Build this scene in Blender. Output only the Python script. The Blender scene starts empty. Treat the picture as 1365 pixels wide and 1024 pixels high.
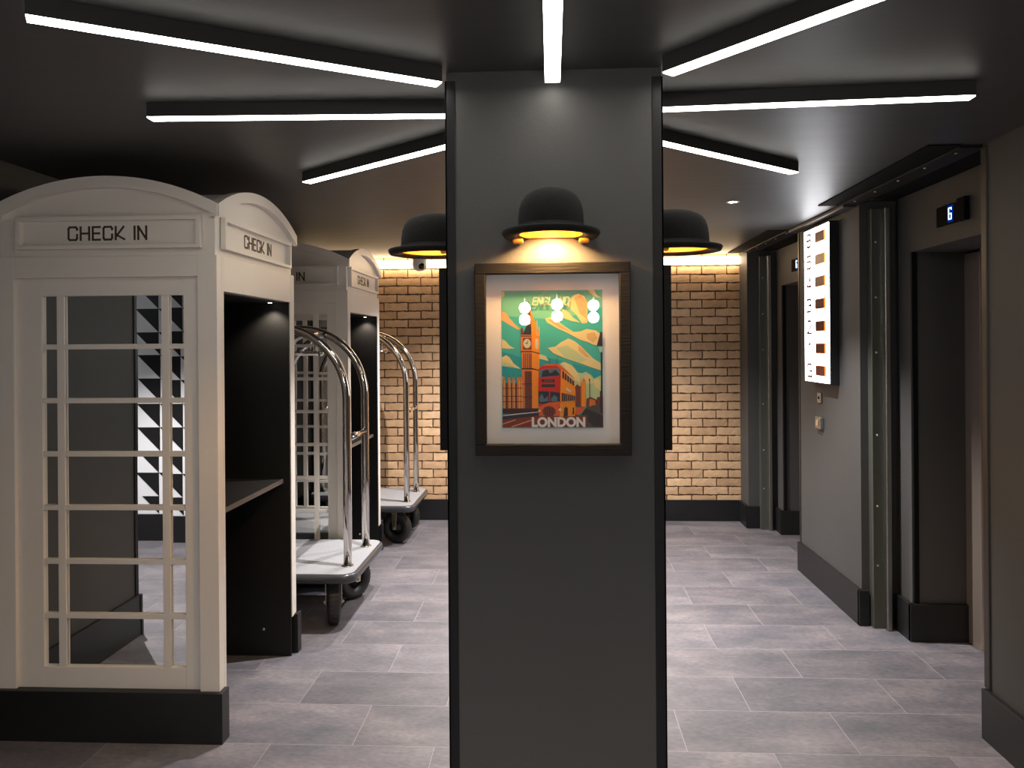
import bpy, bmesh, math, random
from mathutils import Vector, Matrix
random.seed(7)
S = bpy.context.scene
C = S.collection
PI = math.pi
# ------------------------------------------------------------------ camera, world, exposure
cam_d = bpy.data.cameras.new('camera')
cam = bpy.data.objects.new('camera', cam_d); C.objects.link(cam)
F = 1038.0
cam_d.sensor_fit = 'HORIZONTAL'; cam_d.sensor_width = 36.0
cam_d.lens = 36.0 * F / 1365.0
cam_d.shift_y = -(512 - 460.4) / 1365.0
cam_d.clip_start = 0.02
YAW = math.atan(52.5 / 1038.0); ROLL = math.radians(0.42)
cam.matrix_world = (Matrix.Translation((0, 0, 1.45)) @ Matrix.Rotation(YAW, 4, 'Z')
                    @ Matrix.Rotation(PI / 2, 4, 'X') @ Matrix.Rotation(-ROLL, 4, 'Z'))
S.camera = cam
w = bpy.data.worlds.new('world'); S.world = w; w.use_nodes = True
w.node_tree.nodes['Background'].inputs[0].default_value = (0.5, 0.5, 0.55, 1)
w.node_tree.nodes['Background'].inputs[1].default_value = 0.02
S.view_settings.view_transform = 'Standard'
S.view_settings.look = 'None'
S.view_settings.gamma = 1.0
S.view_settings.use_curve_mapping = False
S.view_settings.exposure = 1.0
# lamp strengths, all in one place
E_LED = 9.0; E_COVE = 7.0; E_PANEL = 6.5; E_GLOBE = 62.0
P_DOWN = 108.0; P_FILL_NEAR = 36.0; P_FILL_BACK = 138.0; P_HAT = 12.0; P_BOOTH = 2.6; P_CORR_FILL = 40.0; P_CORR_FILL_SPOT = 170.0

# ------------------------------------------------------------------ helpers
class MB:
    """collects shapes (world coordinates) and links them as ONE mesh object"""
    def __init__(s): s.bm = bmesh.new(); s.m = 0
    def mat(s, i): s.m = i; return s
    def face(s, pts):
        f = s.bm.faces.new([s.bm.verts.new(p) for p in pts]); f.material_index = s.m; return f
    def box(s, x0, x1, y0, y1, z0, z1):
        if x0 > x1: x0, x1 = x1, x0
        if y0 > y1: y0, y1 = y1, y0
        if z0 > z1: z0, z1 = z1, z0
        v = [s.bm.verts.new(p) for p in ((x0,y0,z0),(x1,y0,z0),(x1,y1,z0),(x0,y1,z0),(x0,y0,z1),(x1,y0,z1),(x1,y1,z1),(x0,y1,z1))]
        for q in ((3,2,1,0),(4,5,6,7),(0,1,5,4),(1,2,6,5),(2,3,7,6),(3,0,4,7)):
            f = s.bm.faces.new([v[i] for i in q]); f.material_index = s.m
        return s
    def prism(s, pts, d):
        """pts: planar 3-D loop, extruded by vector d"""
        d = Vector(d); a = [s.bm.verts.new(p) for p in pts]; b = [s.bm.verts.new(Vector(p) + d) for p in pts]
        n = len(pts)
        fs = [s.bm.faces.new(a[::-1]), s.bm.faces.new(b)]
        for i in range(n): fs.append(s.bm.faces.new((a[i], a[(i+1) % n], b[(i+1) % n], b[i])))
        for f in fs: f.material_index = s.m
        return s
    def tube(s, path, r, n=12, cap=True, smooth=True):
        path = [Vector(p) for p in path]; rings = []
        rs = r if isinstance(r, (list, tuple)) else [r] * len(path)
        prev = None
        for i, p in enumerate(path):
            t = (path[min(i+1, len(path)-1)] - path[max(i-1, 0)]).normalized()
            if prev is None:
                up = Vector((0, 0, 1)) if abs(t.z) < 0.9 else Vector((0, 1, 0))
                a = t.cross(up).normalized()
            else:
                a = (prev - t * prev.dot(t)).normalized()
            prev = a; b = t.cross(a)
            rings.append([s.bm.verts.new(p + (a*math.cos(2*PI*k/n) + b*math.sin(2*PI*k/n)) * rs[i]) for k in range(n)])
        for i in range(len(rings)-1):
            for k in range(n):
                f = s.bm.faces.new((rings[i][k], rings[i][(k+1) % n], rings[i+1][(k+1) % n], rings[i+1][k]))
                f.material_index = s.m; f.smooth = smooth
        if cap:
            for rg in (rings[0][::-1], rings[-1]):
                f = s.bm.faces.new(rg); f.material_index = s.m
        return s
    def lathe(s, prof, c=(0,0,0), n=32, axis='Z', sx=1, sy=1, close=False, smooth=True):
        c = Vector(c); rings = []
        for r, h in prof:
            rg = []
            for k in range(n):
                a = 2*PI*k/n; p = (r*math.cos(a)*sx, r*math.sin(a)*sy, h)
                if axis == 'Y': p = (p[0], p[2], p[1])
                if axis == 'X': p = (p[2], p[0], p[1])
                rg.append(s.bm.verts.new(c + Vector(p)))
            rings.append(rg)
        m = len(rings)
        for i in range(m if close else m-1):
            A, B = rings[i], rings[(i+1) % m]
            for k in range(n):
                f = s.bm.faces.new((A[k], A[(k+1) % n], B[(k+1) % n], B[k])); f.material_index = s.m; f.smooth = smooth
        if not close:
            for rg in (rings[0], rings[-1]):
                f = s.bm.faces.new(rg); f.material_index = s.m
        return s
    def build(s, name, mats, parent=None, bevel=0, seg=2, merge=True):
        if merge: bmesh.ops.remove_doubles(s.bm, verts=s.bm.verts, dist=1e-6) if False else None
        bmesh.ops.recalc_face_normals(s.bm, faces=s.bm.faces)
        off = wloc(parent) if parent else Vector((0,0,0))
        if parent: bmesh.ops.translate(s.bm, verts=s.bm.verts, vec=-off)
        me = bpy.data.meshes.new(name); s.bm.to_mesh(me); s.bm.free()
        for m in (mats if isinstance(mats, (list, tuple)) else [mats]): me.materials.append(m)
        o = bpy.data.objects.new(name, me); C.objects.link(o)
        if parent: o.parent = parent
        if bevel:
            md = o.modifiers.new('bevel', 'BEVEL'); md.width = bevel; md.segments = seg; md.limit_method = 'ANGLE'; md.angle_limit = math.radians(40)
        return o
def wloc(o):
    v = Vector((0,0,0))
    while o: v += o.location; o = o.parent
    return v
def thing(name, label, cat, loc=(0,0,0), group=None, parent=None):
    o = bpy.data.objects.new(name, None); C.objects.link(o); o.location = loc; o.empty_display_size = 0.1
    if label: o['label'] = label
    if cat: o['category'] = cat
    if group: o['group'] = group
    if parent: o.parent = parent
    return o
def tag(o, label, cat, group=None):
    o['label'] = label; o['category'] = cat
    if group: o['group'] = group
    return o
def struct(o, label=None):
    o['kind'] = 'structure'
    if label: o['label'] = label
    return o
def kids(o): return [c for c in C.objects if c.parent == o]
def copy_tree(o, parent=None):
    c = o.copy(); C.objects.link(c); c.parent = parent
    for k in kids(o): copy_tree(k, c)
    return c

# ------------------------------------------------------------------ materials
def mat(name, col, rough=0.5, metal=0.0, emis=None, es=0, spec=0.5, bump=None, noise=None, sheen=0):
    m = bpy.data.materials.new(name); m.use_nodes = True; nt = m.node_tree; b = nt.nodes['Principled BSDF']
    b.inputs['Base Color'].default_value = (*col, 1); b.inputs['Roughness'].default_value = rough
    b.inputs['Metallic'].default_value = metal; b.inputs['Specular IOR Level'].default_value = spec
    if sheen: b.inputs['Sheen Weight'].default_value = sheen
    if emis: b.inputs['Emission Color'].default_value = (*emis, 1); b.inputs['Emission Strength'].default_value = es
    if bump or noise:
        tc = nt.nodes.new('ShaderNodeTexCoord'); mp = nt.nodes.new('ShaderNodeMapping'); nt.links.new(tc.outputs['Object'], mp.inputs[0])
        if bump:
            sc, st, stretch = bump; mp.inputs['Scale'].default_value = stretch
            n = nt.nodes.new('ShaderNodeTexNoise'); n.inputs['Scale'].default_value = sc; n.inputs['Detail'].default_value = 4
            bp = nt.nodes.new('ShaderNodeBump'); bp.inputs['Strength'].default_value = st; bp.inputs['Distance'].default_value = 0.01
            nt.links.new(mp.outputs[0], n.inputs['Vector']); nt.links.new(n.outputs[0], bp.inputs['Height']); nt.links.new(bp.outputs[0], b.inputs['Normal'])
        if noise:
            sc, amt = noise
            n2 = nt.nodes.new('ShaderNodeTexNoise'); n2.inputs['Scale'].default_value = sc; n2.inputs['Detail'].default_value = 5
            nt.links.new(tc.outputs['Object'], n2.inputs['Vector'])
            mx = nt.nodes.new('ShaderNodeMix'); mx.data_type = 'RGBA'
            mx.inputs[6].default_value = (*[c*(1-amt) for c in col], 1); mx.inputs[7].default_value = (*[min(1, c*(1+amt)) for c in col], 1)
            nt.links.new(n2.outputs[0], mx.inputs[0]); nt.links.new(mx.outputs[2], b.inputs['Base Color'])
    return m
def emit(name, col, st):
    m = bpy.data.materials.new(name); m.use_nodes = True; nt = m.node_tree; nt.nodes.clear()
    e = nt.nodes.new('ShaderNodeEmission'); e.inputs[0].default_value = (*col, 1); e.inputs[1].default_value = st
    o = nt.nodes.new('ShaderNodeOutputMaterial'); nt.links.new(e.outputs[0], o.inputs[0]); return m
M = {}
M['grey'] = mat('grey_wall_paint', (0.075, 0.0735, 0.072), 0.6, spec=0.3, bump=(160, 0.10, (1,1,1)), noise=(3, 0.08))
M['ceil'] = mat('dark_ceiling_paint', (0.054, 0.052, 0.051), 0.46, bump=(7, 0.14, (0.35, 1.6, 1)), noise=(1.5, 0.15))
M['skirt'] = mat('black_skirting_paint', (0.011, 0.011, 0.0115), 0.42, noise=(8, 0.2), spec=0.4)
M['black'] = mat('black_satin', (0.010, 0.010, 0.011), 0.4)
M['trim'] = mat('black_corner_trim', (0.009, 0.0092, 0.010), 0.5, noise=(30, 0.3), spec=0.3)
M['void'] = mat('matt_black_plate', (0.008, 0.008, 0.008), 0.9, spec=0.1)
M['white'] = mat('off_white_booth_paint', (0.76, 0.705, 0.635), 0.38, noise=(2, 0.02))
M['inside'] = mat('booth_black_laminate', (0.012, 0.0115, 0.011), 0.5, noise=(120, 0.3), spec=0.3)
M['desk'] = mat('dark_brown_laminate', (0.010, 0.009, 0.0085), 0.6, spec=0.2)
M['deskedge'] = mat('desk_edge_band', (0.09, 0.07, 0.06), 0.4)
M['mirror'] = mat('mirror_glass', (0.86, 0.87, 0.86), 0.0, 1.0)
M['letters'] = mat('dark_brown_lettering', (0.05, 0.028, 0.018), 0.5)
M['chrome'] = mat('polished_chrome', (0.62, 0.58, 0.54), 0.09, 1.0)
M['steel'] = mat('brushed_steel', (0.42, 0.41, 0.37), 0.38, 1.0)
M['angle'] = mat('dark_painted_angle', (0.012, 0.012, 0.012), 0.6, spec=0.25)
M['guide'] = mat('painted_steel_guide', (0.12, 0.125, 0.105), 0.35, 0.4)
M['bronzetrim'] = mat('dark_bronze_trim', (0.035, 0.030, 0.027), 0.42, 0.3)
M['bronze'] = mat('bronze_metal', (0.46, 0.38, 0.33), 0.36, 0.6, bump=(40, 0.1, (8, 8, 0.4)))
M['screw'] = mat('zinc_screw', (0.75, 0.73, 0.65), 0.3, 1.0)
M['rubber'] = mat('black_rubber', (0.026, 0.025, 0.024), 0.5)
M['zinc'] = mat('zinc_plated_fork', (0.62, 0.58, 0.42), 0.32, 0.9)
M['carpet'] = mat('pale_grey_cart_carpet', (0.31, 0.31, 0.32), 0.95, bump=(220, 0.5, (1,1,1)), noise=(90, 0.2))
M['bumper'] = mat('dark_grey_bumper', (0.045, 0.045, 0.052), 0.25)
M['felt'] = mat('black_wool_felt', (0.011, 0.011, 0.0105), 0.9, bump=(300, 0.3, (1,1,1)), noise=(40, 0.3), sheen=0.05, spec=0.2)
M['gold'] = mat('gold_hat_lining', (0.85, 0.42, 0.06), 0.45, 0.2)
M['frame'] = mat('black_stained_wood', (0.009, 0.0072, 0.006), 0.6, spec=0.25, bump=(25, 0.15, (1,1,8)), noise=(14, 0.25))
M['mount'] = mat('white_mount_board', (0.92, 0.87, 0.82), 0.8)
M['housing'] = mat('black_light_housing', (0.035, 0.034, 0.033), 0.45)
M['led'] = emit('led_diffuser', (1.0, 0.955, 0.87), E_LED)
M['cove'] = emit('cove_led', (1.0, 0.74, 0.45), E_COVE)
M['bulb'] = emit('warm_bulb', (1.0, 0.55, 0.18), 60)
M['disc'] = emit('downlight_lens', (1.0, 0.96, 0.9), 25)
M['smalldisc'] = emit('small_spot_lens', (1.0, 0.9, 0.75), 6)
M['globe'] = emit('opal_globe', (1.0, 0.95, 0.88), E_GLOBE)
M['corrfill'] = emit('corridor_fill_glow', (0.92, 0.95, 1.0), P_CORR_FILL/12)
M['panelglow'] = emit('backlit_white_panel', (0.94, 0.96, 1.0), E_PANEL)
M['blueback'] = emit('blue_window', (0.0, 0.02, 0.20), 0.5)
M['bluecore'] = emit('blue_digit_core', (0.35, 0.6, 1.0), 3.0)
M['maroon'] = mat('maroon_tile', (0.15, 0.012, 0.01), 0.4)
M['orangeedge'] = mat('orange_tile_edge', (0.75, 0.16, 0.02), 0.4, emis=(1, 0.25, 0.03), es=0.8)
M['redfig'] = mat('dark_red_figure', (0.30, 0.03, 0.04), 0.5)
M['darkline'] = mat('panel_line', (0.02, 0.02, 0.06), 0.5)
M['cctv'] = mat('white_plastic', (0.62, 0.58, 0.55), 0.4)
M['lens'] = mat('black_lens', (0.008, 0.008, 0.009), 0.15)
M['alu'] = mat('aluminium_sill', (0.9, 0.9, 0.9), 0.25, 1.0)
M['tri_w'] = mat('white_wall_paint', (0.75, 0.75, 0.77), 0.6)

def glass_mat():
    m = bpy.data.materials.new('picture_glass'); m.use_nodes = True; nt = m.node_tree; nt.nodes.clear()
    o = nt.nodes.new('ShaderNodeOutputMaterial'); mx = nt.nodes.new('ShaderNodeMixShader'); t = nt.nodes.new('ShaderNodeBsdfTransparent')
    g = nt.nodes.new('ShaderNodeBsdfGlossy'); g.inputs['Roughness'].default_value = 0.0; g.inputs[0].default_value = (1,1,1,1)
    lw = nt.nodes.new('ShaderNodeLayerWeight'); p = nt.nodes.new('ShaderNodeMath'); p.operation = 'POWER'; p.inputs[1].default_value = 5
    ma = nt.nodes.new('ShaderNodeMath'); ma.operation = 'MULTIPLY_ADD'; ma.inputs[1].default_value = 0.9; ma.inputs[2].default_value = 0.04
    nt.links.new(lw.outputs['Facing'], p.inputs[0]); nt.links.new(p.outputs[0], ma.inputs[0]); nt.links.new(ma.outputs[0], mx.inputs[0])
    nt.links.new(t.outputs[0], mx.inputs[1]); nt.links.new(g.outputs[0], mx.inputs[2]); nt.links.new(mx.outputs[0], o.inputs[0]); return m
M['glass'] = glass_mat()

def floor_mat():
    m = bpy.data.materials.new('slate_floor_tile'); m.use_nodes = True; nt = m.node_tree; N = nt.nodes; L = nt.links; b = N['Principled BSDF']
    tc = N.new('ShaderNodeTexCoord'); mp = N.new('ShaderNodeMapping'); mp.inputs['Location'].default_value = (-0.775 + 0.30175, -3.1135, 0)
    L.new(tc.outputs['Object'], mp.inputs[0])
    br = N.new('ShaderNodeTexBrick'); br.offset = 0.5; br.offset_frequency = 2; br.squash = 1
    br.inputs['Scale'].default_value = 1; br.inputs['Brick Width'].default_value = 0.6035; br.inputs['Row Height'].default_value = 0.3175
    br.inputs['Mortar Size'].default_value = 0.0013; br.inputs['Mortar Smooth'].default_value = 0.1; br.inputs['Bias'].default_value = 0
    br.inputs['Color1'].default_value = (0, 0, 0, 1); br.inputs['Color2'].default_value = (1, 1, 1, 1); br.inputs['Mortar'].default_value = (0.5, 0.5, 0.5, 1)
    L.new(mp.outputs[0], br.inputs['Vector'])
    # mottled slate, streaky along X, shifted per tile
    sh = N.new('ShaderNodeVectorMath'); sh.operation = 'MULTIPLY_ADD'; sh.inputs[1].default_value = (7, 5, 3)
    L.new(br.outputs['Color'], sh.inputs[0])
    st = N.new('ShaderNodeMapping'); st.inputs['Scale'].default_value = (1.0, 1.9, 1); L.new(tc.outputs['Object'], st.inputs[0]); L.new(st.outputs[0], sh.inputs[2])
    n1 = N.new('ShaderNodeTexNoise'); n1.inputs['Scale'].default_value = 2.6; n1.inputs['Detail'].default_value = 9; n1.inputs['Roughness'].default_value = 0.62
    L.new(sh.outputs[0], n1.inputs['Vector'])
    r1 = N.new('ShaderNodeValToRGB'); e = r1.color_ramp.elements
    e[0].position = 0.28; e[0].color = (0.074, 0.079, 0.092, 1); e[1].position = 0.72; e[1].color = (0.222, 0.200, 0.204, 1)
    e2 = r1.color_ramp.elements.new(0.5); e2.color = (0.134, 0.124, 0.138, 1)
    L.new(n1.outputs[0], r1.inputs[0])
    n2 = N.new('ShaderNodeTexNoise'); n2.inputs['Scale'].default_value = 38; n2.inputs['Detail'].default_value = 6; L.new(st.outputs[0], n2.inputs['Vector'])
    r2 = N.new('ShaderNodeValToRGB'); r2.color_ramp.elements[0].position = 0.3; r2.color_ramp.elements[0].color = (0.80, 0.80, 0.80, 1)
    r2.color_ramp.elements[1].position = 0.7; r2.color_ramp.elements[1].color = (1.15, 1.15, 1.15, 1); L.new(n2.outputs[0], r2.inputs[0])
    mu = N.new('ShaderNodeMix'); mu.data_type = 'RGBA'; mu.blend_type = 'MULTIPLY'; mu.inputs[0].default_value = 1
    L.new(r1.outputs[0], mu.inputs[6]); L.new(r2.outputs[0], mu.inputs[7])
    mr = N.new('ShaderNodeMapRange'); mr.inputs[3].default_value = 0.88; mr.inputs[4].default_value = 1.12; L.new(br.outputs['Color'], mr.inputs[0])
    mv = N.new('ShaderNodeMix'); mv.data_type = 'RGBA'; mv.blend_type = 'MULTIPLY'; mv.inputs[0].default_value = 1
    L.new(mu.outputs[2], mv.inputs[6]); L.new(mr.outputs[0], mv.inputs[7])
    jm = N.new('ShaderNodeMix'); jm.data_type = 'RGBA'; jm.inputs[7].default_value = (0.29, 0.27, 0.265, 1)
    L.new(br.outputs['Fac'], jm.inputs[0]); L.new(mv.outputs[2], jm.inputs[6]); L.new(jm.outputs[2], b.inputs['Base Color'])
    b.inputs['Roughness'].default_value = 0.5
    bp = N.new('ShaderNodeBump'); bp.inputs['Strength'].default_value = 0.12; bp.inputs['Distance'].default_value = 0.004
    L.new(n2.outputs[0], bp.inputs['Height']); L.new(bp.outputs[0], b.inputs['Normal'])
    return m
M['floor'] = floor_mat()

def brick_mat():
    m = bpy.data.materials.new('buff_brick'); m.use_nodes = True; nt = m.node_tree; N = nt.nodes; L = nt.links; b = N['Principled BSDF']
    g = N.new('ShaderNodeNewGeometry'); tc = N.new('ShaderNodeTexCoord')
    r = N.new('ShaderNodeValToRGB'); e = r.color_ramp.elements
    e[0].position = 0; e[0].color = (0.55, 0.34, 0.185, 1); e[1].position = 1; e[1].color = (0.74, 0.49, 0.28, 1)
    L.new(g.outputs['Random Per Island'], r.inputs[0])
    n = N.new('ShaderNodeTexNoise'); n.inputs['Scale'].default_value = 18; n.inputs['Detail'].default_value = 6; L.new(tc.outputs['Object'], n.inputs['Vector'])
    mr = N.new('ShaderNodeMapRange'); mr.inputs[3].default_value = 0.72; mr.inputs[4].default_value = 1.25; L.new(n.outputs[0], mr.inputs[0])
    mx = N.new('ShaderNodeMix'); mx.data_type = 'RGBA'; mx.blend_type = 'MULTIPLY'; mx.inputs[0].default_value = 1
    L.new(r.outputs[0], mx.inputs[6]); L.new(mr.outputs[0], mx.inputs[7]); L.new(mx.outputs[2], b.inputs['Base Color'])
    b.inputs['Roughness'].default_value = 0.6
    bp = N.new('ShaderNodeBump'); bp.inputs['Strength'].default_value = 0.5; bp.inputs['Distance'].default_value = 0.004
    n3 = N.new('ShaderNodeTexNoise'); n3.inputs['Scale'].default_value = 60; n3.inputs['Detail'].default_value = 5; L.new(tc.outputs['Object'], n3.inputs['Vector'])
    L.new(n3.outputs[0], bp.inputs['Height']); L.new(bp.outputs[0], b.inputs['Normal']); return m
M['brick'] = brick_mat()
M['mortar'] = mat('brown_mortar', (0.13, 0.075, 0.04), 0.9, noise=(30, 0.25))

# ------------------------------------------------------------------ room shell
CZ = 2.175; WX = 1.585; LX = -2.105; YB = 6.46; SK = 0.182
struct(MB().box(-4.8, 2.4, -4.3, 6.6, -0.1, 0).build('floor', M['floor']))
c = MB()
c.box(-4.8, 1.62, -4.3, 6.335, CZ, CZ + 0.06)
c.box(1.62, 2.4, -4.3, 6.335, CZ, CZ + 0.06)
struct(c.build('ceiling', M['ceil']))
struct(MB().box(-4.8, 2.4, 6.32, 6.6, 2.36, 2.42).box(-4.8, 2.4, 6.32, 6.335, CZ + 0.06, 2.36).build('ceiling.001', M['ceil']), 'roof of the light slot')

# brick wall: every brick a displaced slab on a mortar bed, one mesh
def brick_wall():
    b = MB(); rnd = random.Random(3)
    b.mat(1).box(LX - 0.1, 1.60, YB + 0.003, YB + 0.16, 0, 2.36)
    b.mat(0); H = 0.0696; W = 0.2025; z = 2.091 + 3 * H; row = 0
    while z > 0.16:
        zb = z - H
        off = 1.141 if row % 2 == 0 else 1.033
        x = off + W * 3
        while x > LX - 0.1:
            x0 = x - W
            if x0 > 1.53: x -= W; continue
            g = 0.0052
            xe = min(x, 1.547); nx, nz = 8, 3
            ja = [rnd.uniform(-0.0018, 0.0018) for _ in range(6)]; dep = rnd.uniform(-0.002, 0.003)
            vs = []
            for j in range(nz + 1):
                r_ = []
                for i in range(nx + 1):
                    u = i / nx; v = j / nz
                    px = x0 + g + (xe - x0 - 2*g) * u; pz = zb + g + (H - 2*g) * v
                    edge = i in (0, nx) or j in (0, nz)
                    if edge: px += rnd.uniform(-0.0015, 0.0015); pz += rnd.uniform(-0.0030, 0.0030) + ja[0]*(v-.5)
                    d = dep + rnd.uniform(-0.0008, 0.0008) + (0.001 if edge else 0)
                    r_.append(b.bm.verts.new((px, YB - 0.006 + d, pz)))
                vs.append(r_)
            for j in range(nz):
                for i in range(nx):
                    f = b.bm.faces.new((vs[j][i], vs[j][i+1], vs[j+1][i+1], vs[j+1][i])); f.material_index = 0
            loop = vs[0] + [vs[j][nx] for j in range(1, nz+1)] + vs[nz][-2::-1] + [vs[j][0] for j in range(nz-1, 0, -1)]
            back = [b.bm.verts.new((v.co.x, YB + 0.012, v.co.z)) for v in loop]
            for k in range(len(loop)):
                q = (k+1) % len(loop); f = b.bm.faces.new((loop[k], back[k], back[q], loop[q])); f.material_index = 0
            x -= W
        z -= H; row += 1
    return b.build('wall_back', [M['brick'], M['mortar']])
struct(brick_wall())
struct(MB().box(LX, 1.54, YB - 0.022, YB, 0, 0.172).build('baseboard_back', M['skirt'], bevel=0.002))

struct(MB().box(-4.8, LX, 1.82, 6.62, 0, 2.4).build('wall_left', M['grey']))
b = MB().box(LX, LX + 0.018, 1.80, YB - 0.022, 0, 0.2).box(-4.7, LX + 0.022, 1.80, 1.82, 0, 0.2)
struct(b.build('baseboard_left', M['skirt'], bevel=0.002))
struct(MB().box(LX - 0.001, LX + 0.006, 1.81, 1.835, 0.2, CZ).build('trim_1', M['trim']))
# space behind and beside the camera (seen in the mirrors and the picture glass)
tw = MB(); tw.mat(1).box(-4.8, -2.12, -0.17, -0.05, 0, CZ)
def tri_wall(t):
    P = 0.177; z0 = 0.103; rows = 12; x = -2.060 - 0.177
    t.mat(0)
    k = 0; t.box(-2.237, -2.12, -0.049, -0.047, 0.196, CZ)
    while x - P > -4.7:
        for j in range(rows):
            za = max(z0 + 0.05 + j*P, 0.2); zb = z0 + 0.05 + (j + 1)*P
            if zb > CZ: zb = CZ
            f = zb - za
            t.prism([(x, -0.049, zb), (x, -0.049, zb - f), (x - f, -0.049, zb)][::1], (0, 0.002, 0))
        x -= P; k += 1
    return t
struct(tri_wall(tw).build('wall_left.001', [M['skirt'], M['tri_w']]), 'white wall patterned with black triangles')
struct(MB().box(-4.8, -2.12, -0.05, -0.028, 0, 0.196).build('baseboard_left.001', M['skirt']))
struct(MB().box(-2.25, -2.12, -4.3, -0.17, 0, CZ).build('wall_left.002', M['grey']))
struct(MB().box(-4.9, -4.8, -0.2, 1.9, 0, CZ).build('wall_left.003', M['grey']))
struct(MB().box(-4.9, 2.5, -4.4, -4.3, 0, CZ + 0.1).build('wall_front', M['grey']))

# right wall, its piers and the two lift recesses (second one 2.12 m further)
struct(MB().box(WX, 2.4, -4.3, 2.94, 0, CZ).build('wall_right', M['grey']))
struct(MB().box(WX - 0.022, WX, -4.3, 2.935, 0, SK).build('baseboard_right', M['skirt'], bevel=0.002))
struct(MB().box(WX - 0.006, WX + 0.03, 2.908, 2.946, SK, CZ - 0.012).build('trim_2', M['bronzetrim'], bevel=0.004))
struct(MB().box(WX, 2.4, 4.09, 5.06, 0, CZ).build('wall_right.001', M['grey']))
struct(MB().box(WX - 0.022, WX, 4.07, 5.07, 0, SK).box(WX - 0.022, WX + 0.03, 4.065, 4.09, 0, SK).build('baseboard_right.001', M['skirt'], bevel=0.002))
struct(MB().box(WX - 0.07, WX, 4.12, 5.06, CZ - 0.022, CZ).build('trim_3', M['ceil'], bevel=0.006))
struct(MB().box(WX - 0.004, WX + 0.02, 5.055, 5.075, SK, CZ - 0.022).build('trim_4', M['bronzetrim']))
struct(MB().box(1.54, 2.4, 6.21, YB + 0.1, 0, 2.36).build('wall_right.002', M['grey']))
struct(MB().box(1.52, 1.54, 6.19, YB - 0.022, 0, 0.172).box(1.52, 1.63, 6.188, 6.21, 0, 0.172).build('baseboard_right.002', M['skirt'], bevel=0.002))
DN = 1
for oy, ds in ((0.0, 'near'), (2.12, 'far')):
    wr = MB()
    wr.box(1.745, 2.4, 3.88 + oy, 4.01 + oy, 0, CZ)                   # block beside the lift
    wr.box(1.745, 2.4, 2.94 + oy, 3.88 + oy, 1.888, CZ)               # header over the lift
    if oy == 0: wr.box(1.745, 2.4, 2.94 + oy, 2.99 + oy, 0, 1.888)
    wr.box(2.1, 2.4, 2.99 + oy, 3.88 + oy, 0, 1.888)
    struct(wr.build('wall_right.%03d' % (3 + DN), M['grey']))
    struct(MB().box(1.752, 1.775, 3.872 + oy, 3.88 + oy, SK, 1.888).build('trim_%d' % (4 + DN), M['void']))
    sb = MB().box(1.725, 1.745, 3.86 + oy, 4.03 + oy, 0, SK).box(1.725, 2.0, 3.858 + oy, 3.88 + oy, 0, SK)
    struct(sb.build('baseboard_right.%03d' % (3 + DN), M['skirt'], bevel=0.002))
    d = struct(MB().box(2.055, 2.09, 3.36 + oy, 3.75 + oy, 0.012, 1.87).box(2.045, 2.08, 2.99 + oy, 3.352 + oy, 0.012, 1.87).build('door_%d' % DN, M['bronze']), 'bronze lift door panels at the %s lift' % ds)
    MB().box(2.0, 2.10, 3.745 + oy, 3.88 + oy, 0.0, 1.875).box(2.0, 2.1, 2.99 + oy, 3.745 + oy, 1.86, 1.888).build('door_jamb', M['bronze'], d, bevel=0.003)
    MB().box(1.985, 2.10, 2.99 + oy, 3.745 + oy, 0.0, 0.012).build('door_sill', M['alu'], d)
    DN += 1
    # fire-shutter guide and ceiling plate
    t = thing('shutter_guide', 'tall grey green steel shutter guide rail beside the %s lift opening' % ds, 'guide rail', (1.66, 4.05 + oy, 0))
    MB().box(1.622, 1.690, 4.035 + oy, 4.088 + oy, 0, 2.13).build('channel', M['guide'], t, bevel=0.003)
    MB().box(1.676, 1.702, 4.00 + oy, 4.04 + oy, 0, 2.13).build('lip', M['steel'], t, bevel=0.004)
    for z in (0.32, 0.62, 0.98, 1.40, 1.68, 1.96):
        MB().lathe([(0.0001, -0.004), (0.0045, -0.003), (0.006, 0)], (1.645, 4.035 + oy, z), 10, 'Y').build('screw', M['screw'], t)
    t = thing('shutter_housing', 'black shutter slot plate with a screwed steel angle, in the ceiling over the %s lift' % ds, 'shutter box', (1.45, 3.55 + oy, CZ))
    y0 = 2.93 + oy; y1 = (4.17 if oy == 0 else 4.16) + oy
    MB().prism([(1.385, y0, CZ - 0.0005), (1.505, y0, CZ - 0.0005), (1.505, y1, CZ - 0.0005), (1.405, y1, CZ - 0.0005)], (0, 0, -0.005)).build('plate', M['void'], t)
    MB().box(1.505, 1.60, 2.945 + oy, 4.085 + oy, CZ - 0.012, CZ - 0.0005).build('steel_angle', M['angle'], t, bevel=0.001)
    MB().box(1.603, 1.744, 2.945 + oy, 3.99 + oy, CZ - 0.006, CZ - 0.0005).build('slot_shade', M['void'], t)  # black sheet painting the shade inside the shutter slot
    for k in range(5):
        MB().lathe([(0.0001, -0.004), (0.004, -0.003), (0.006, 0)], (1.53, 3.02 + 0.245*k + oy, CZ - 0.012), 10, 'Z').build('screw', M['screw'], t)
    # lift position display on the header
    t = thing('floor_indicator', 'small black lift position display with a blue letter, over the %s lift' % ds, 'display', (1.745, 3.5 + oy, 2.0))
    MB().box(1.735, 1.745, 3.41 + oy, 3.60 + oy, 1.965, 2.052).build('housing', M['void'], t, bevel=0.003)
    MB().box(1.722, 1.745, 3.335 + oy, 3.40 + oy, 1.962, 2.06).build('speaker_cover', M['void'], t, bevel=0.003)
    MB().box(1.7338, 1.7352, 3.452 + oy, 3.498 + oy, 1.972, 2.045).build('lit_window', M['blueback'], t)
    g = MB(); yc = 3.475 + oy; hw = 0.011; 
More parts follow.
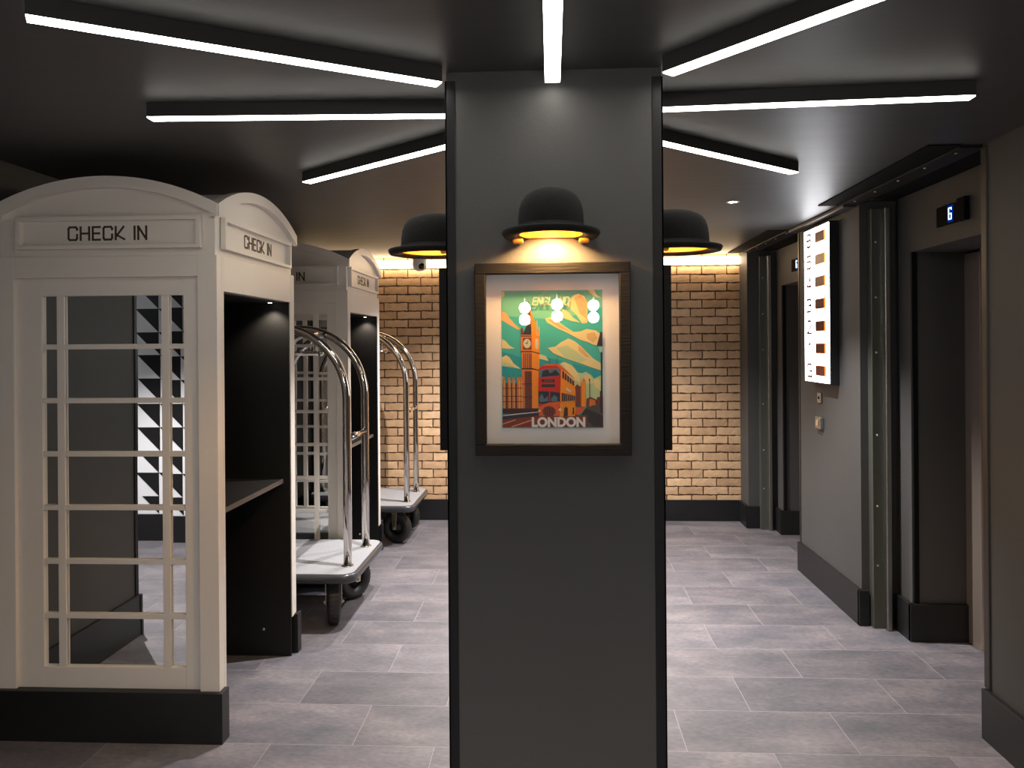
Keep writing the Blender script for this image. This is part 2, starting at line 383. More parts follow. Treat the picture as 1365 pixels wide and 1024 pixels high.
    def seg(ya, za, yb, zb): g.box(1.7325, 1.7345, min(ya, yb) - 0.002, max(ya, yb) + 0.002, min(za, zb) - 0.002, max(za, zb) + 0.002)
    seg(yc + hw, 1.985, yc + hw, 2.033); seg(yc + hw, 2.033, yc - hw, 2.033); seg(yc + hw, 1.985, yc - hw, 1.985); seg(yc - hw, 1.985, yc - hw, 2.008); seg(yc - hw, 2.008, yc, 2.008)
    seg(yc - hw, 2.033, yc - hw, 2.026)
    g.build('letter_g', M['bluecore'], t)

# ------------------------------------------------------------------ lettering from strokes
GL = {
 'C': (0.62, [[(1,.80),(1,.88),(.86,1),(.14,1),(0,.88),(0,.12),(.14,0),(.86,0),(1,.12),(1,.40)]]),
 'H': (0.62, [[(0,0),(0,1)],[(1,0),(1,1)],[(0,.5),(1,.5)]]),
 'E': (0.52, [[(1,1),(0,1),(0,0),(1,0)],[(0,.5),(.9,.5)]]),
 'K': (0.62, [[(0,0),(0,1)],[(.92,1),(0.12,.30)],[(.05,.38),(1,.02)]]),
 'I': (0.0, [[(0,0),(0,1)]]),
 'N': (0.58, [[(0,0),(0,1),(1,0),(1,1)]]),
 'G': (0.62, [[(1,.78),(.86,1),(.14,1),(0,.86),(0,.14),(.14,0),(.86,0),(1,.14),(1,.45),(.5,.45)]]),
 'L': (0.5, [[(0,1),(0,0),(1,0)]]),
 'A': (0.66, [[(0,0),(.5,1),(1,0)],[(.2,.36),(.8,.36)]]),
 'D': (0.6, [[(0,0),(0,1),(.6,1),(1,.75),(1,.25),(.6,0),(0,0)]]),
 'O': (0.66, [[(.5,0),(.15,.12),(0,.5),(.15,.88),(.5,1),(.85,.88),(1,.5),(.85,.12),(.5,0)]]),
 '6': (0.55, [[(1,.85),(.8,1),(.2,1),(0,.8),(0,.2),(.2,0),(.8,0),(1,.2),(1,.4),(.8,.55),(0,.5)]]),
 '5': (0.55, [[(1,1),(0,1),(0,.56),(.8,.58),(1,.4),(1,.15),(.8,0),(0,0)]]),
 '4': (0.55, [[(.75,0),(.75,1),(0,.3),(1,.3)]]),
 '3': (0.55, [[(0,1),(.8,1),(1,.85),(1,.65),(.8,.52),(.3,.52)],[(.8,.52),(1,.38),(1,.15),(.8,0),(0,0)]]),
 '2': (0.55, [[(0,.8),(.2,1),(.8,1),(1,.8),(1,.62),(0,0),(1,0)]]),
 '1': (0.25, [[(0,.75),(1,1),(1,0)]]),
}
def text_width(s, h, sp): return sum((GL[c_][0]*h if c_ != ' ' else 0.22*h) + sp for c_ in s) - sp
def strokes(mb, s, org, right, up, nrm, h, sp, th, depth, shear=0.0, width=None):
    """lay out letters along right/up, as ribbons of thickness th raised by depth along nrm"""
    org, right, up, nrm = map(Vector, (org, right, up, nrm)); x = 0.0
    k = (width / text_width(s, h, sp)) if width else 1.0
    for ch in s:
        if ch == ' ': x += 0.22*h + sp; continue
        w_, ls = GL[ch]; w_ *= h
        for pl in ls:
            P = [org + right*((x + px_*w_ + shear*py_*h)*k) + up*(py_*h) for px_, py_ in pl]
            for a, b_ in zip(P[:-1], P[1:]):
                d = (b_ - a).normalized(); n = nrm.cross(d).normalized()*th/2; e = d*th/2*0.9
                mb.prism([a - n - e, b_ - n + e, b_ + n + e, a + n - e], nrm*depth)
        x += w_ + sp
    return mb

# ------------------------------------------------------------------ check-in booths
BX0, BX1 = -2.068, -1.225; BC = (BX0 + BX1)/2
def arc_pts(c_, half, zend, zpk, n=28, off=0.0):
    rise = zpk - zend; R = (half*half + rise*rise)/(2*rise); zc = zpk - R
    a = math.asin(half/R)
    return [(c_ + (R - off)*math.sin(-a + 2*a*i/n), zc + (R - off)*math.cos(-a + 2*a*i/n)) for i in range(n+1)]
def make_booth(label):
    Y0, Y1 = 2.80, 3.66
    YC = (Y0 + Y1)/2
    t = thing('check_in_booth', label, 'booth', (BC, YC, 0), 'white telephone box style check in booths')
    # plinth: wraps the front and back faces and the jamb ends
    p = MB(); yo0, yo1 = Y0 - 0.02, Y1 + 0.02; xo0, xo1 = BX0 - 0.013, BX1 + 0.017
    p.box(xo0, xo1, yo0, Y0 + 0.045, 0, 0.186); p.box(xo0, xo1, Y1 - 0.03, yo1, 0, 0.186); p.box(xo0, BX0 + 0.01, Y0, Y1, 0, 0.186)
    p.build('plinth', M['skirt'], t, bevel=0.0025)
    # carcass
    s = MB()
    zt = 1.790
    def face(ya, yb, sgn):
        """panel with recessed door frame; ya outer plane, recess goes inward along sgn"""
        rec = ya + sgn*0.016; deep = ya + sgn*0.045
        s.box(BX0, -1.997, ya, deep, 0.18, zt); s.box(BX1 - 0.073, BX1, ya, deep, 0.18, zt)
        s.box(-1.997, BX1 - 0.073, ya, deep, 1.713, zt)
        s.box(-1.997, -1.90, rec, deep, 0.18, 1.713); s.box(-1.358, BX1 - 0.073, rec, deep, 0.18, 1.713)
        s.box(-1.90, -1.358, rec, deep, 1.646, 1.713); s.box(-1.90, -1.358, rec, deep, 0.18, 0.264)
    face(Y0, Y0 + 0.045, 1); face(Y1, Y1 - 0.045, -1)
    s.box(BX1 - 0.03, BX1, Y0 + 0.045, Y0 + 0.062, 0.18, zt); s.box(BX1 - 0.03, BX1, Y1 - 0.058, Y1 - 0.045, 0.18, zt)
    s.box(BX1 - 0.03, BX1, Y0 + 0.062, Y1 - 0.058, 1.66, zt)
    s.box(BX0, BX0 + 0.03, Y0 + 0.045, Y1 - 0.045, 0.18, zt)
    s.build('carcass', M['white'], t, bevel=0.0015)
    # glazing bars front and back
    for nm, ya, sg in (('glazing_bars', Y0 + 0.018, 1), ('glazing_bars', Y1 - 0.018, -1)):
        g = MB()
        for x in (-1.83, -1.43): g.box(x - 0.0145, x + 0.0145, ya, ya + sg*0.010, 0.264, 1.646)
        for z in (1.456, 1.255, 1.056, 0.856, 0.655, 0.452): g.box(-1.90, -1.358, ya + sg*0.0005, ya + sg*0.010, z - 0.0095, z + 0.0095)
        g.build(nm, M['white'], t, bevel=0.0015)
        m_ = MB(); rnd = random.Random(5)
        xs = [-1.915, -1.83, -1.43, -1.345]; zs = [1.66, 1.456, 1.255, 1.056, 0.856, 0.655, 0.452, 0.25]
        ym = ya + sg*0.0115
        for i in range(3):
            for j in range(7):
                ax, az = rnd.uniform(-1, 1)*0.0016, rnd.uniform(-1, 1)*0.0016
                cx, cz = (xs[i]+xs[i+1])/2, (zs[j]+zs[j+1])/2
                q = [(x, ym + (x - cx)*ax + (z - cz)*az, z) for x, z in ((xs[i], zs[j+1]), (xs[i+1], zs[j+1]), (xs[i+1], zs[j]), (xs[i], zs[j]))]
                m_.prism(q, (0, sg*0.004, 0))
        m_.build('mirror', M['mirror'], t)
    # black lining, desk and inside downlight
    l = MB()
    l.box(-1.99, BX1 - 0.031, Y0 + 0.058, Y0 + 0.066, 0.0, 1.66); l.box(-1.99, BX1 - 0.004, Y1 - 0.066, Y1 - 0.058, 0.0, 1.66)
    l.box(-1.995, -1.985, Y0 + 0.058, Y1 - 0.058, 0.0, 1.66); l.box(-1.99, BX1 - 0.031, Y0 + 0.06, Y1 - 0.06, 1.655, 1.67)
    l.build('lining', M['inside'], t)
    dk = MB(); dk.box(-1.985, -1.262, Y0 + 0.066, Y1 - 0.066, 0.812, 0.832); dk.mat(1).box(-1.262, -1.259, Y0 + 0.067, Y1 - 0.067, 0.812, 0.832)
    dk.build('desk_shelf', [M['desk'], M['deskedge']], t)
    MB().lathe([(0.0001, -0.004), (0.006, -0.003), (0.007, 0)], (-1.36, Y1 - 0.066, 0.125), 12, 'Y').build('cable_screw', M['screw'], t)
    dl = MB().lathe([(0.0001, -0.002), (0.008, -0.002), (0.009, 0.0)], (-1.30, Y1 - 0.115, 1.655), 16).build('inside_light', M['smalldisc'], t)
    ld = bpy.data.lights.new('booth_spot', 'SPOT'); ld.energy = P_BOOTH; ld.spot_size = math.radians(120); ld.spot_blend = 0.7; ld.shadow_soft_size = 0.012; ld.color = (1, 0.86, 0.7)
    lo = bpy.data.objects.new('inside_spot', ld); C.objects.link(lo); lo.parent = t; lo.location = Vector((-1.30, Y1 - 0.115, 1.645)) - t.location
    # upper box behind the gables
    u = MB(); ui = 0.012
    u.box(BX0 + ui, BX1 - ui, Y0 + ui, Y1 - ui, zt, 1.955)
    u.build('upper_box', M['white'], t, bevel=0.001)
    # gables (four), each a tympanum plus a raised arched board; signs under them
    hw = (BX1 - BX0)/2
    for side in range(4):
        g = MB()
        if side in (0, 2):
            ya, sg = (Y0 + ui, 1) if side == 0 else (Y1 - ui, -1)
            out = arc_pts(BC, hw + 0.008, 1.978, 2.085); inn = arc_pts(BC, hw + 0.008, 1.932, 2.043)
            W3 = lambda p, d, ya=ya, sg=sg: (p[0], ya - sg*d, p[1])
        else:
            xa, sg = (BX1 - ui, -1) if side == 1 else (BX0 + ui, 1)
            out = arc_pts(YC, (Y1-Y0)/2 + 0.008, 1.978, 2.085); inn = arc_pts(YC, (Y1-Y0)/2 + 0.008, 1.932, 2.043)
            W3 = lambda p, d, xa=xa, sg=sg: (xa - sg*d, p[0], p[1])
        lo_ = [p for p in inn]
        base = [(inn[0][0] + 0.02, 1.79)] + [(inn[-1][0] - 0.02, 1.79)]
        # tympanum
        ty = [(max(min(p[0], base[1][0]), base[0][0]), p[1] + 0.01) for p in inn]
        g.prism([W3(p, 0.001) for p in [base[0]] + ty + [base[1]]], Vector(W3((0, 0), -0.012)) - Vector(W3((0, 0), 0)))
        # arched board, as quads
        for i in range(len(out)-1):
            g.prism([W3(p, 0.026) for p in (inn[i], inn[i+1], out[i+1], out[i])], Vector(W3((0, 0), -0.01)) - Vector(W3((0, 0), 0.026)))
        bmesh.ops.remove_doubles(g.bm, verts=g.bm.verts, dist=1e-5)
        g.build('gable', M['white'], t)
        # sign
        if side in (0, 2):
            ctr = -1.633; half = 0.351; W4 = W3
        else:
            ctr = YC; half = 0.372; W4 = W3
        sf = MB()
        def slab(a0, a1, z0, z1, d0, d1, W4=W4):
            p = Vector(W4((a0, z0), d0)); q = Vector(W4((a1, z1), d1)); sf.box(p.x, q.x, p.y, q.y, p.z, q.z)
        slab(ctr-half, ctr+half, 1.922, 1.938, 0, 0.022); slab(ctr-half, ctr+half, 1.818, 1.832, 0, 0.022)
        slab(ctr-half, ctr-half+0.018, 1.832, 1.922, 0, 0.022); slab(ctr+half-0.018, ctr+half, 1.832, 1.922, 0, 0.022)
        slab(ctr-half, ctr+half, 1.818, 1.938, 0, 0.004)
        sg_o = sf.build('sign', M['white'], t, bevel=0.0012)
        dirs = [((1,0,0), (0,-1,0)), ((0,1,0), (1,0,0)), ((-1,0,0), (0,1,0)), ((0,-1,0), (-1,0,0))][side]
        wd = 0.296; start = Vector(W4((ctr, 1.853), 0.004)) - Vector(dirs[0])*wd/2 - (Vector(dirs[0])*0.008 if side == 0 else Vector())
        kk = wd / text_width('CHECK IN', 0.047, 0.0125)
        x_in = (text_width('CHECK', 0.047, 0.0125) + 0.0125 + 0.22*0.047 + 0.0125)*kk
        for word, xo in (('CHECK', 0.0), ('IN', x_in)):
            L_ = MB(); strokes(L_, word, start + Vector(dirs[0])*xo, dirs[0], (0,0,1), dirs[1], 0.047, 0.0125, 0.0072, 0.0015, width=text_width(word, 0.047, 0.0125)*kk)
            L_.build('lettering', M['letters'], sg_o)
    # cross-vaulted roof
    r = MB(); n = 24; grid = []
    def zarc(d, half, ze, zp): rise = zp - ze; R = (half*half + rise*rise)/(2*rise); return zp - R + math.sqrt(max(R*R - d*d, 0))
    for i in range(n+1):
        row = []
        for j in range(n+1):
            x = BX0 + 0.005 + (BX1 - BX0 - 0.01)*i/n; y = Y0 + 0.005 + (Y1 - Y0 - 0.01)*j/n
            z = max(zarc(x - BC, hw + 0.008, 1.97, 2.078), zarc(y - YC, (Y1-Y0)/2 + 0.008, 1.97, 2.078))
            row.append(r.bm.verts.new((x, y, z)))
        grid.append(row)
    for i in range(n):
        for j in range(n):
            f = r.bm.faces.new((grid[i][j], grid[i+1][j], grid[i+1][j+1], grid[i][j+1])); f.smooth = True
    rb = [[r.bm.verts.new((v.co.x, v.co.y, v.co.z - 0.012)) for v in row] for row in grid]
    for i in range(n):
        for j in range(n): r.bm.faces.new((rb[i][j], rb[i][j+1], rb[i+1][j+1], rb[i+1][j]))
    for k in range(n):
        for A, B, D, E_ in ((grid[k][0], grid[k+1][0], rb[k+1][0], rb[k][0]), (grid[k][n], grid[k+1][n], rb[k+1][n], rb[k][n]),
                            (grid[0][k], grid[0][k+1], rb[0][k+1], rb[0][k]), (grid[n][k], grid[n][k+1], rb[n][k+1], rb[n][k])):
            r.bm.faces.new((A, B, D, E_))
    r.build('roof', M['white'], t)
    return t
b1 = make_booth('white check in booth nearest the camera, mirror panes reflecting triangle wall')
b2 = copy_tree(b1); b2.location.y += 1.84
b2['label'] = 'white check in booth farther back, between the two chrome luggage carts'

# ------------------------------------------------------------------ luggage carts
def make_cart(label, yaw_c):
    x0, y0 = -1.45, 4.235
    t = thing('luggage_cart', label, 'luggage cart', (x0, y0, 0), 'chrome birdcage luggage carts')
    def rrect(hx, hy, r, z, n=8):
        pts = []
        for cx, cy, a0 in ((hx-r, hy-r, 0), (-hx+r, hy-r, 90), (-hx+r, -hy+r, 180), (hx-r, -hy+r, 270)):
            for i in range(n+1):
                a = math.radians(a0 + 90*i/n); pts.append((x0 + cx + r*math.cos(a), y0 + cy + r*math.sin(a), z))
        return pts
    MB().prism(rrect(0.435, 0.35, 0.06, 0.262), (0, 0, 0.038)).build('deck', M['carpet'], t, bevel=0.003)
    # rounded bumper around the deck
    prof = [(0.0, 0.298), (0.010, 0.294), (0.016, 0.284), (0.016, 0.264), (0.010, 0.252), (-0.012, 0.248), (-0.012, 0.262), (-0.002, 0.266)]
    bmp = MB(); rings = [[bmp.bm.verts.new(p) for p in rrect(0.435 + d, 0.35 + d, 0.06 + d, z)] for d, z in prof]
    for i in range(len(rings)):
        A, B = rings[i], rings[(i+1) % len(rings)]
        for k in range(len(A)):
            f = bmp.bm.faces.new((A[k], A[(k+1) % len(A)], B[(k+1) % len(B)], B[k])); f.smooth = True
    bmp.build('bumper', M['bumper'], t)
    R = 0.375; zc = 1.178
    for dy in (-0.2, 0.2):
        path = [(x0 + R, y0 + dy, 0.298), (x0 + R, y0 + dy, 0.7)]
        path += [(x0 + R*math.cos(a), y0 + dy, zc + R*math.sin(a)) for a in [PI*i/32 for i in range(33)]]
        path += [(x0 - R, y0 + dy, 0.7), (x0 - R, y0 + dy, 0.298)]
        MB().tube(path, 0.0215, 18).build('arch', M['chrome'], t)
        for sx in (-1, 1):
            MB().lathe([(0.032, 0.299), (0.032, 0.303), (0.029, 0.305), (0.0225, 0.306)], (x0 + sx*R, y0 + dy, 0), 20).build('post_flange', M['chrome'], t)
    for sx in (-1, 1):
        MB().tube([(x0 + sx*R, y0 - 0.19, 0.965), (x0 + sx*R, y0 + 0.19, 0.965)], 0.019, 16).build('cross_bar', M['chrome'], t)
    for sx in (-1, 1):
        a = math.radians(66); bx = x0 + sx*R*math.cos(a); bz = zc + R*math.sin(a)
        MB().tube([(bx, y0 - 0.2, bz), (bx, y0 + 0.2, bz)], 0.012, 12).build('top_rod', M['chrome'], t)
    hr = MB(); hr.tube([(x0 - 0.17, y0, 1.413), (x0 + 0.17, y0, 1.413)], 0.012, 12)
    for sx in (-1, 1):
        hr.tube([(x0 + sx*0.1525, y0, 1.413), (x0 + sx*0.1525, y0, 1.515)], 0.008, 10)
        hr.lathe([(0.0001, -0.018), (0.009, -0.0155), (0.0155, -0.009), (0.018, 0), (0.0155, 0.009), (0.009, 0.0155), (0.0001, 0.018)], (x0 + sx*0.18, y0, 1.413), 16, 'X')
    hr.build('hanging_rail', M['chrome'], t)
    # casters
    for sx, sy in ((1, -1), (1, 1), (-1, -1), (-1, 1)):
        px, py = x0 + sx*0.30, y0 + sy*0.205
        cst = thing('caster', None, None, (px - x0, py - y0, 0), parent=t)
        W = lambda p: (px + p[0], py + p[1], p[2])
        pl = MB(); pl.box(px - 0.05, px + 0.05, py - 0.04, py + 0.04, 0.240, 0.249)
        pl.lathe([(0.03, 0.224), (0.03, 0.24)], (px, py, 0), 16)
        for s_ in (-1, 1):
            pl.prism([W((s_*0.039, -0.022, 0.238)), W((s_*0.039, 0.022, 0.238)), W((s_*0.039, 0.016, 0.10)), W((s_*0.039, -0.016, 0.10))], (s_*0.004, 0, 0))
            pl.lathe([(0.009, 0.0), (0.009, 0.008), (0.004, 0.010)] if s_ > 0 else [(0.004, -0.010), (0.009, -0.008), (0.009, 0)], (px + s_*0.043, py, 0.113), 10, 'X')
        pl.box(px - 0.042, px + 0.042, py - 0.02, py + 0.02, 0.228, 0.240)
        pl.build('fork', M['zinc'], cst, bevel=0.001)
        wh = MB()
        wh.lathe([(0.055, -0.022), (0.085, -0.033), (0.102, -0.031), (0.111, -0.020), (0.113, 0), (0.111, 0.020), (0.102, 0.031), (0.085, 0.033), (0.055, 0.022)], (px, py, 0.1135), 40, 'X', close=True)
        for k in range(32):
            a = 2*PI*k/32
            for s_ in (-1, 1):
                c_ = Vector((px + s_*0.0115, py + 0.1122*math.cos(a), 0.1135 + 0.1122*math.sin(a)))
                r_ = Vector((0, math.cos(a), math.sin(a))); q = Vector((0, -math.sin(a), math.cos(a)))
                pts = [c_ + Vector((u*0.0095, 0, 0)) + q*(v*0.0045 + s_*u*0.002) for u, v in ((-1,-1),(1,-1),(1,1),(-1,1))]
                wh.prism([p - r_*0.003 for p in pts], r_*0.004)
        wo = wh.build('tyre', M['rubber'], cst)
        hb = MB(); hb.lathe([(0.018, -0.026), (0.022, -0.016), (0.058, -0.010), (0.058, 0.010), (0.022, 0.016), (0.018, 0.026)], (px, py, 0.1135), 24, 'X')
        hb.build('hub', M['black'], cst)
        cst.rotation_euler.z = yaw_c[(sx, sy)]
    return t
R_ = math.radians
ct1 = make_cart('chrome arched luggage cart between the two white booths', {(1,-1): R_(18), (1,1): R_(-35), (-1,-1): R_(60), (-1,1): R_(20)})
ct2 = copy_tree(ct1); ct2.location.y += 1.675
ct2['label'] = 'chrome arched luggage cart in front of the brick wall, farthest from the camera'
cas = [k for k in kids(ct2) if k.name.startswith('caster')]
for k, a in zip(cas, (72, 60, 30, 80)): k.rotation_euler.z = R_(a)

# ------------------------------------------------------------------ column
KX0, KX1, KY0, KY1 = -0.277, 0.295, 2.052, 2.60; KC = 0.009
struct(MB().box(KX0 + 0.004, KX1 - 0.004, KY0, KY1, 0, CZ).build('wall_centre', M['grey'], bevel=0.002), 'dark grey square column')
n_ = 8
for xa, xb in ((KX0, KX0 + 0.026), (KX1 - 0.028, KX1)):
    for ya, yb in ((KY0 - 0.003, KY0 + 0.03), (KY1 - 0.03, KY1 + 0.003)):
        s0 = MB(); s0.box(xa, xb, ya, ya + 0.006, 0, CZ - 0.025) if ya < KY0 else s0.box(xa, xb, yb - 0.006, yb, 0, CZ - 0.025)
        s0.box(xa, xa + 0.005, ya, yb, 0, CZ - 0.025) if xa < 0 else s0.box(xb - 0.005, xb, ya, yb, 0, CZ - 0.025)
        struct(s0.build('trim_%d' % n_, M['trim'], bevel=0.0008)); n_ += 1

# ------------------------------------------------------------------ framed poster
def P_(u, v, d=0): return (-0.1305 + (u - 42)/660*0.264, d, 1.5935 - (v - 38)/890*0.361)
PCOL = dict(sky=(0.06,0.50,0.44), skyl=(0.20,0.60,0.40), skyd=(0.02,0.38,0.40), cl=(0.86,0.72,0.33), clo=(0.78,0.47,0.20), clg=(0.56,0.68,0.36), brick=(0.75,0.22,0.03), orange=(0.98,0.32,0.01),
            dark=(0.05,0.02,0.025), brown=(0.20,0.045,0.025), navy=(0.025,0.03,0.05), red=(0.62,0.02,0.014), redor=(0.80,0.13,0.02), face=(0.70,0.66,0.50), road=(0.25,0.035,0.015),
            tar=(0.035,0.03,0.032), line=(0.85,0.45,0.22), white=(0.92,0.85,0.80), blueg=(0.09,0.19,0.24), grey=(0.09,0.075,0.07), lamp=(0.35,0.6,0.55))
pnames = list(PCOL); PM = [mat('print_' + n, PCOL[n], 0.6) for n in pnames]
def poster(ydepth):
    b = MB(); lay = [0]
    def poly(col, pts):
        lay[0] += 1; d = ydepth - lay[0]*0.00003
        b.m = pnames.index(col)
        pts = [(min(max(u, 42), 702), min(max(v, 38), 928)) for u, v in pts]
        b.face([P_(u, v, d) for u, v in pts])
    def ell(col, cx, cy, rx, ry, n=20): poly(col, [(cx + rx*math.cos(2*PI*k/n), cy + ry*math.sin(2*PI*k/n)) for k in range(n)])
    R = lambda col, x0, y0, x1, y1: poly(col, [(x0,y0),(x1,y0),(x1,y1),(x0,y1)])
    R('sky', 42, 38, 702, 928); R('skyl', 42, 38, 702, 150); poly('skyl', [(42,150),(702,150),(420,230),(42,200)])
    poly('skyd', [(42,430),(170,470),(170,640),(42,640)]); poly('skyd', [(290,460),(700,560),(702,640),(500,600),(290,560)])
    # clouds
    poly('cl', [(42,42),(62,44),(62,70),(42,82)]); poly('clo', [(42,172),(70,178),(95,215),(130,255),(165,285),(150,292),(100,262),(42,228)])
    poly('cl', [(42,350),(66,362),(95,395),(130,412),(80,414),(42,410)]); poly('cl', [(42,470),(72,455),(95,472),(120,510),(168,545),(110,535),(42,525)]); poly('clg', [(42,500),(90,510),(130,537),(42,525)])
    poly('cl', [(485,108),(515,72),(545,62),(585,78),(605,120),(605,250),(570,255),(535,200),(500,165),(470,130)])
    poly('clo', [(520,90),(560,70),(600,110),(600,225),(555,190)])
    poly('cl', [(608,38),(650,38),(665,70),(698,92),(660,85),(625,62)]); poly('cl', [(440,160),(470,170),(510,215),(560,250),(500,238),(440,215)])
    poly('cl', [(330,222),(360,212),(400,225),(440,260),(500,300),(560,335),(620,380),(560,362),(480,318),(400,280),(340,245)])
    poly('clo', [(340,225),(390,232),(430,262),(500,312),(420,280)])
    poly('cl', [(505,310),(560,305),(600,290),(660,300),(690,325),(690,400),(640,392),(590,365),(540,335)]); poly('clo', [(600,320),(650,310),(670,350),(640,380),(600,350)])
    poly('cl', [(345,410),(395,402),(430,375),(480,350),(520,368),(560,400),(600,440),(640,480),(695,515),(695,560),(620,535),(540,505),(450,475),(380,445)])
    poly('clg', [(400,410),(470,395),(540,440),(600,490),(560,505),(450,470)]); poly('clo', [(545,395),(585,430),(620,475),(590,470),(545,430)])
    poly('cl', [(290,450),(330,462),(350,495),(290,480)]); poly('clg', [(42,590),(60,592),(62,640),(42,640)])
    poly('clg', [(410,520),(450,500),(500,520),(540,570),(570,575),(590,565),(625,585),(645,610),(690,590),(695,760),(520,760),(440,600)])
    poly('cl', [(430,505),(470,508),(520,545),(545,590),(560,640),(520,620),(470,560)]); poly('cl', [(640,620),(670,610),(695,640),(690,690),(650,660)]); poly('cl', [(575,600),(600,575),(630,605),(640,640),(600,650)])
    # parliament on the left
    R('brown', 46, 636, 178, 800)
    for x in (55, 90, 118, 150, 168):
        poly('brick', [(x-9, 620), (x-4, 595), (x+4, 595), (x+9, 620), (x+9, 800), (x-9, 800)]); poly('clo', [(x+3,620),(x+9,620),(x+9,800),(x+3,800)]); poly('dark', [(x-3,596),(x+3,596),(x,582)])
    for y in (668, 720, 755): R('dark', 46, y, 178, y+4)
    # clock tower
    poly('brown', [(222,100),(229,150),(240,250),(240,310),(205,310),(212,200)]); poly('orange', [(229,150),(250,210),(262,240),(268,300),(240,310)])
    poly('navy', [(190,300),(205,270),(218,262),(238,275),(238,322),(180,322)]); poly('orange', [(238,262),(268,290),(288,318),(290,335),(238,330)])
    poly('brown', [(168,290),(176,272),(184,290),(184,330),(168,330)]); poly('clo', [(270,250),(274,225),(278,250),(278,330),(270,330)]); poly('clo', [(284,285),(288,265),(292,285),(292,335),(284,335)])
    poly('brick', [(168,325),(240,325),(240,438),(168,438)]); poly('orange', [(240,325),(292,340),(292,450),(240,438)])
    R('dark', 168, 330, 240, 336); R('dark', 168, 430, 240, 437); poly('dark', [(240,430),(292,444),(292,450),(240,437)])
    R('brown', 182, 345, 238, 420); ell('face', 209, 381, 25, 30); ell('dark', 209, 381, 4, 4); poly('dark', [(208,381),(212,381),(216,362),(213,361)]); poly('dark', [(209,379),(209,383),(196,378),(196,375)])
    poly('face', [(262,355),(272,348),(282,360),(282,410),(272,422),(262,410)])
    poly('brick', [(172,437),(242,437),(240,800),(178,800)]); poly('orange', [(242,437),(290,450),(278,800),(240,800)])
    for x in (188, 200, 212, 224, 234): poly('dark', [(x-3,445),(x+2,445),(x+2,545),(x-3,545)])
    poly('brown', [(192,560),(238,560),(238,800),(192,800)]); R('dark', 172, 540, 242, 548); poly('dark', [(242,540),(288,552),(288,558),(242,548)]); R('dark', 174, 640, 242, 645); R('dark', 176, 725, 242, 730)
    for x in (205, 220, 232): R('dark', x-2, 565, x+1, 800)
    R('dark', 46, 800, 285, 835); poly('navy', [(46,840),(180,828),(285,822),(285,850),(46,880)]); poly('white', [(46,846),(120,836),(280,822),(280,826),(120,842),(46,850)])
    # far towers, lamp posts and street on the right
    poly('brown', [(520,662),(535,645),(552,660),(560,650),(560,790),(520,790)]); poly('brick', [(558,600),(564,640),(575,605),(588,620),(590,790),(558,790)]); poly('orange', [(566,625),(590,630),(590,790),(566,790)])
    poly('brown', [(594,740),(620,728),(660,745),(665,730),(702,722),(702,800),(594,800)]); poly('brick', [(615,740),(650,748),(655,790),(612,790)]); R('dark', 613, 615, 618, 740); R('dark', 611, 612, 620, 622)
    poly('redor', [(520,800),(590,790),(560,830),(500,860),(440,850)]); poly('grey', [(590,800),(640,780),(702,790),(702,922),(590,922),(545,860)]); poly('tar', [(590,800),(700,850),(702,922),(640,922),(560,840)]); R('dark', 650, 880, 700, 922)
    poly('dark', [(688,310),(700,310),(700,400),(664,400)]); poly('lamp', [(672,404),(700,404),(696,440),(684,440)]); poly('dark', [(688,440),(700,440),(698,830),(684,830),(690,600)]); R('dark', 682, 690, 700, 800)
    # road
    poly('road', [(46,875),(280,848),(300,922),(46,922)]); poly('line', [(100,918),(240,872),(244,876),(108,922)]); poly('line', [(46,898),(130,872),(132,876),(46,904)])
    R('brown', 280, 845, 600, 922); poly('road', [(430,850),(520,830),(540,860),(440,880)])
    # bus
    R('dark', 356, 478, 359, 520); R('dark', 402, 475, 405, 520)
    poly('red', [(284,545),(300,525),(340,516),(400,514),(430,530),(430,690),(420,780),(420,850),(284,850),(280,700)])
    poly('redor', [(300,526),(340,515),(420,516),(470,560),(520,610),(430,548),(400,524)])
    poly('orange', [(430,545),(515,625),(524,690),(520,850),(420,855),(425,690)])
    poly('blueg', [(286,556),(330,545),(424,543),(424,590),(286,602)]); poly('navy', [(310,560),(340,548),(360,575),(395,552),(420,580),(420,588),(300,598)])
    R('dark', 303, 612, 388, 632); R('tar', 303, 644, 390, 664); R('grey', 318, 616, 376, 628)
    poly('navy', [(282,690),(350,690),(350,770),(282,770)]); poly('navy', [(358,690),(422,700),(424,765),(358,768)]); poly('blueg', [(286,730),(305,705),(320,740),(345,720),(345,755),(290,760)]); poly('blueg', [(362,740),(385,715),(405,730),(405,755),(365,758)])
    poly('redor', [(282,790),(340,765),(430,755),(415,790),(420,850),(284,850)]); ell('brown', 350, 820, 44, 34)
    for x in (325, 340, 355, 370): R('dark', x-3, 792, x+3, 848)
    ell('face', 287, 816, 8, 8); ell('face', 421, 809, 9, 9)
    for k in range(5): poly('navy', [(438 + 16*k, 556 + 15*k), (450 + 16*k, 567 + 15*k), (450 + 16*k, 612 + 11*k), (438 + 16*k, 604 + 11*k)])
    poly('face', [(462,665),(494,685),(494,700),(462,682)])
    for k in range(7): poly('navy', [(432 + 13*k, 700 + 3*k), (442 + 13*k, 702 + 3*k), (442 + 13*k, 755 - k), (432 + 13*k, 756 - k)])
    poly('dark', [(444,855),(450,800),(462,790),(472,800),(472,850)]); poly('dark', [(502,842),(505,795),(514,795),(514,838)])
    return b, lay[0]
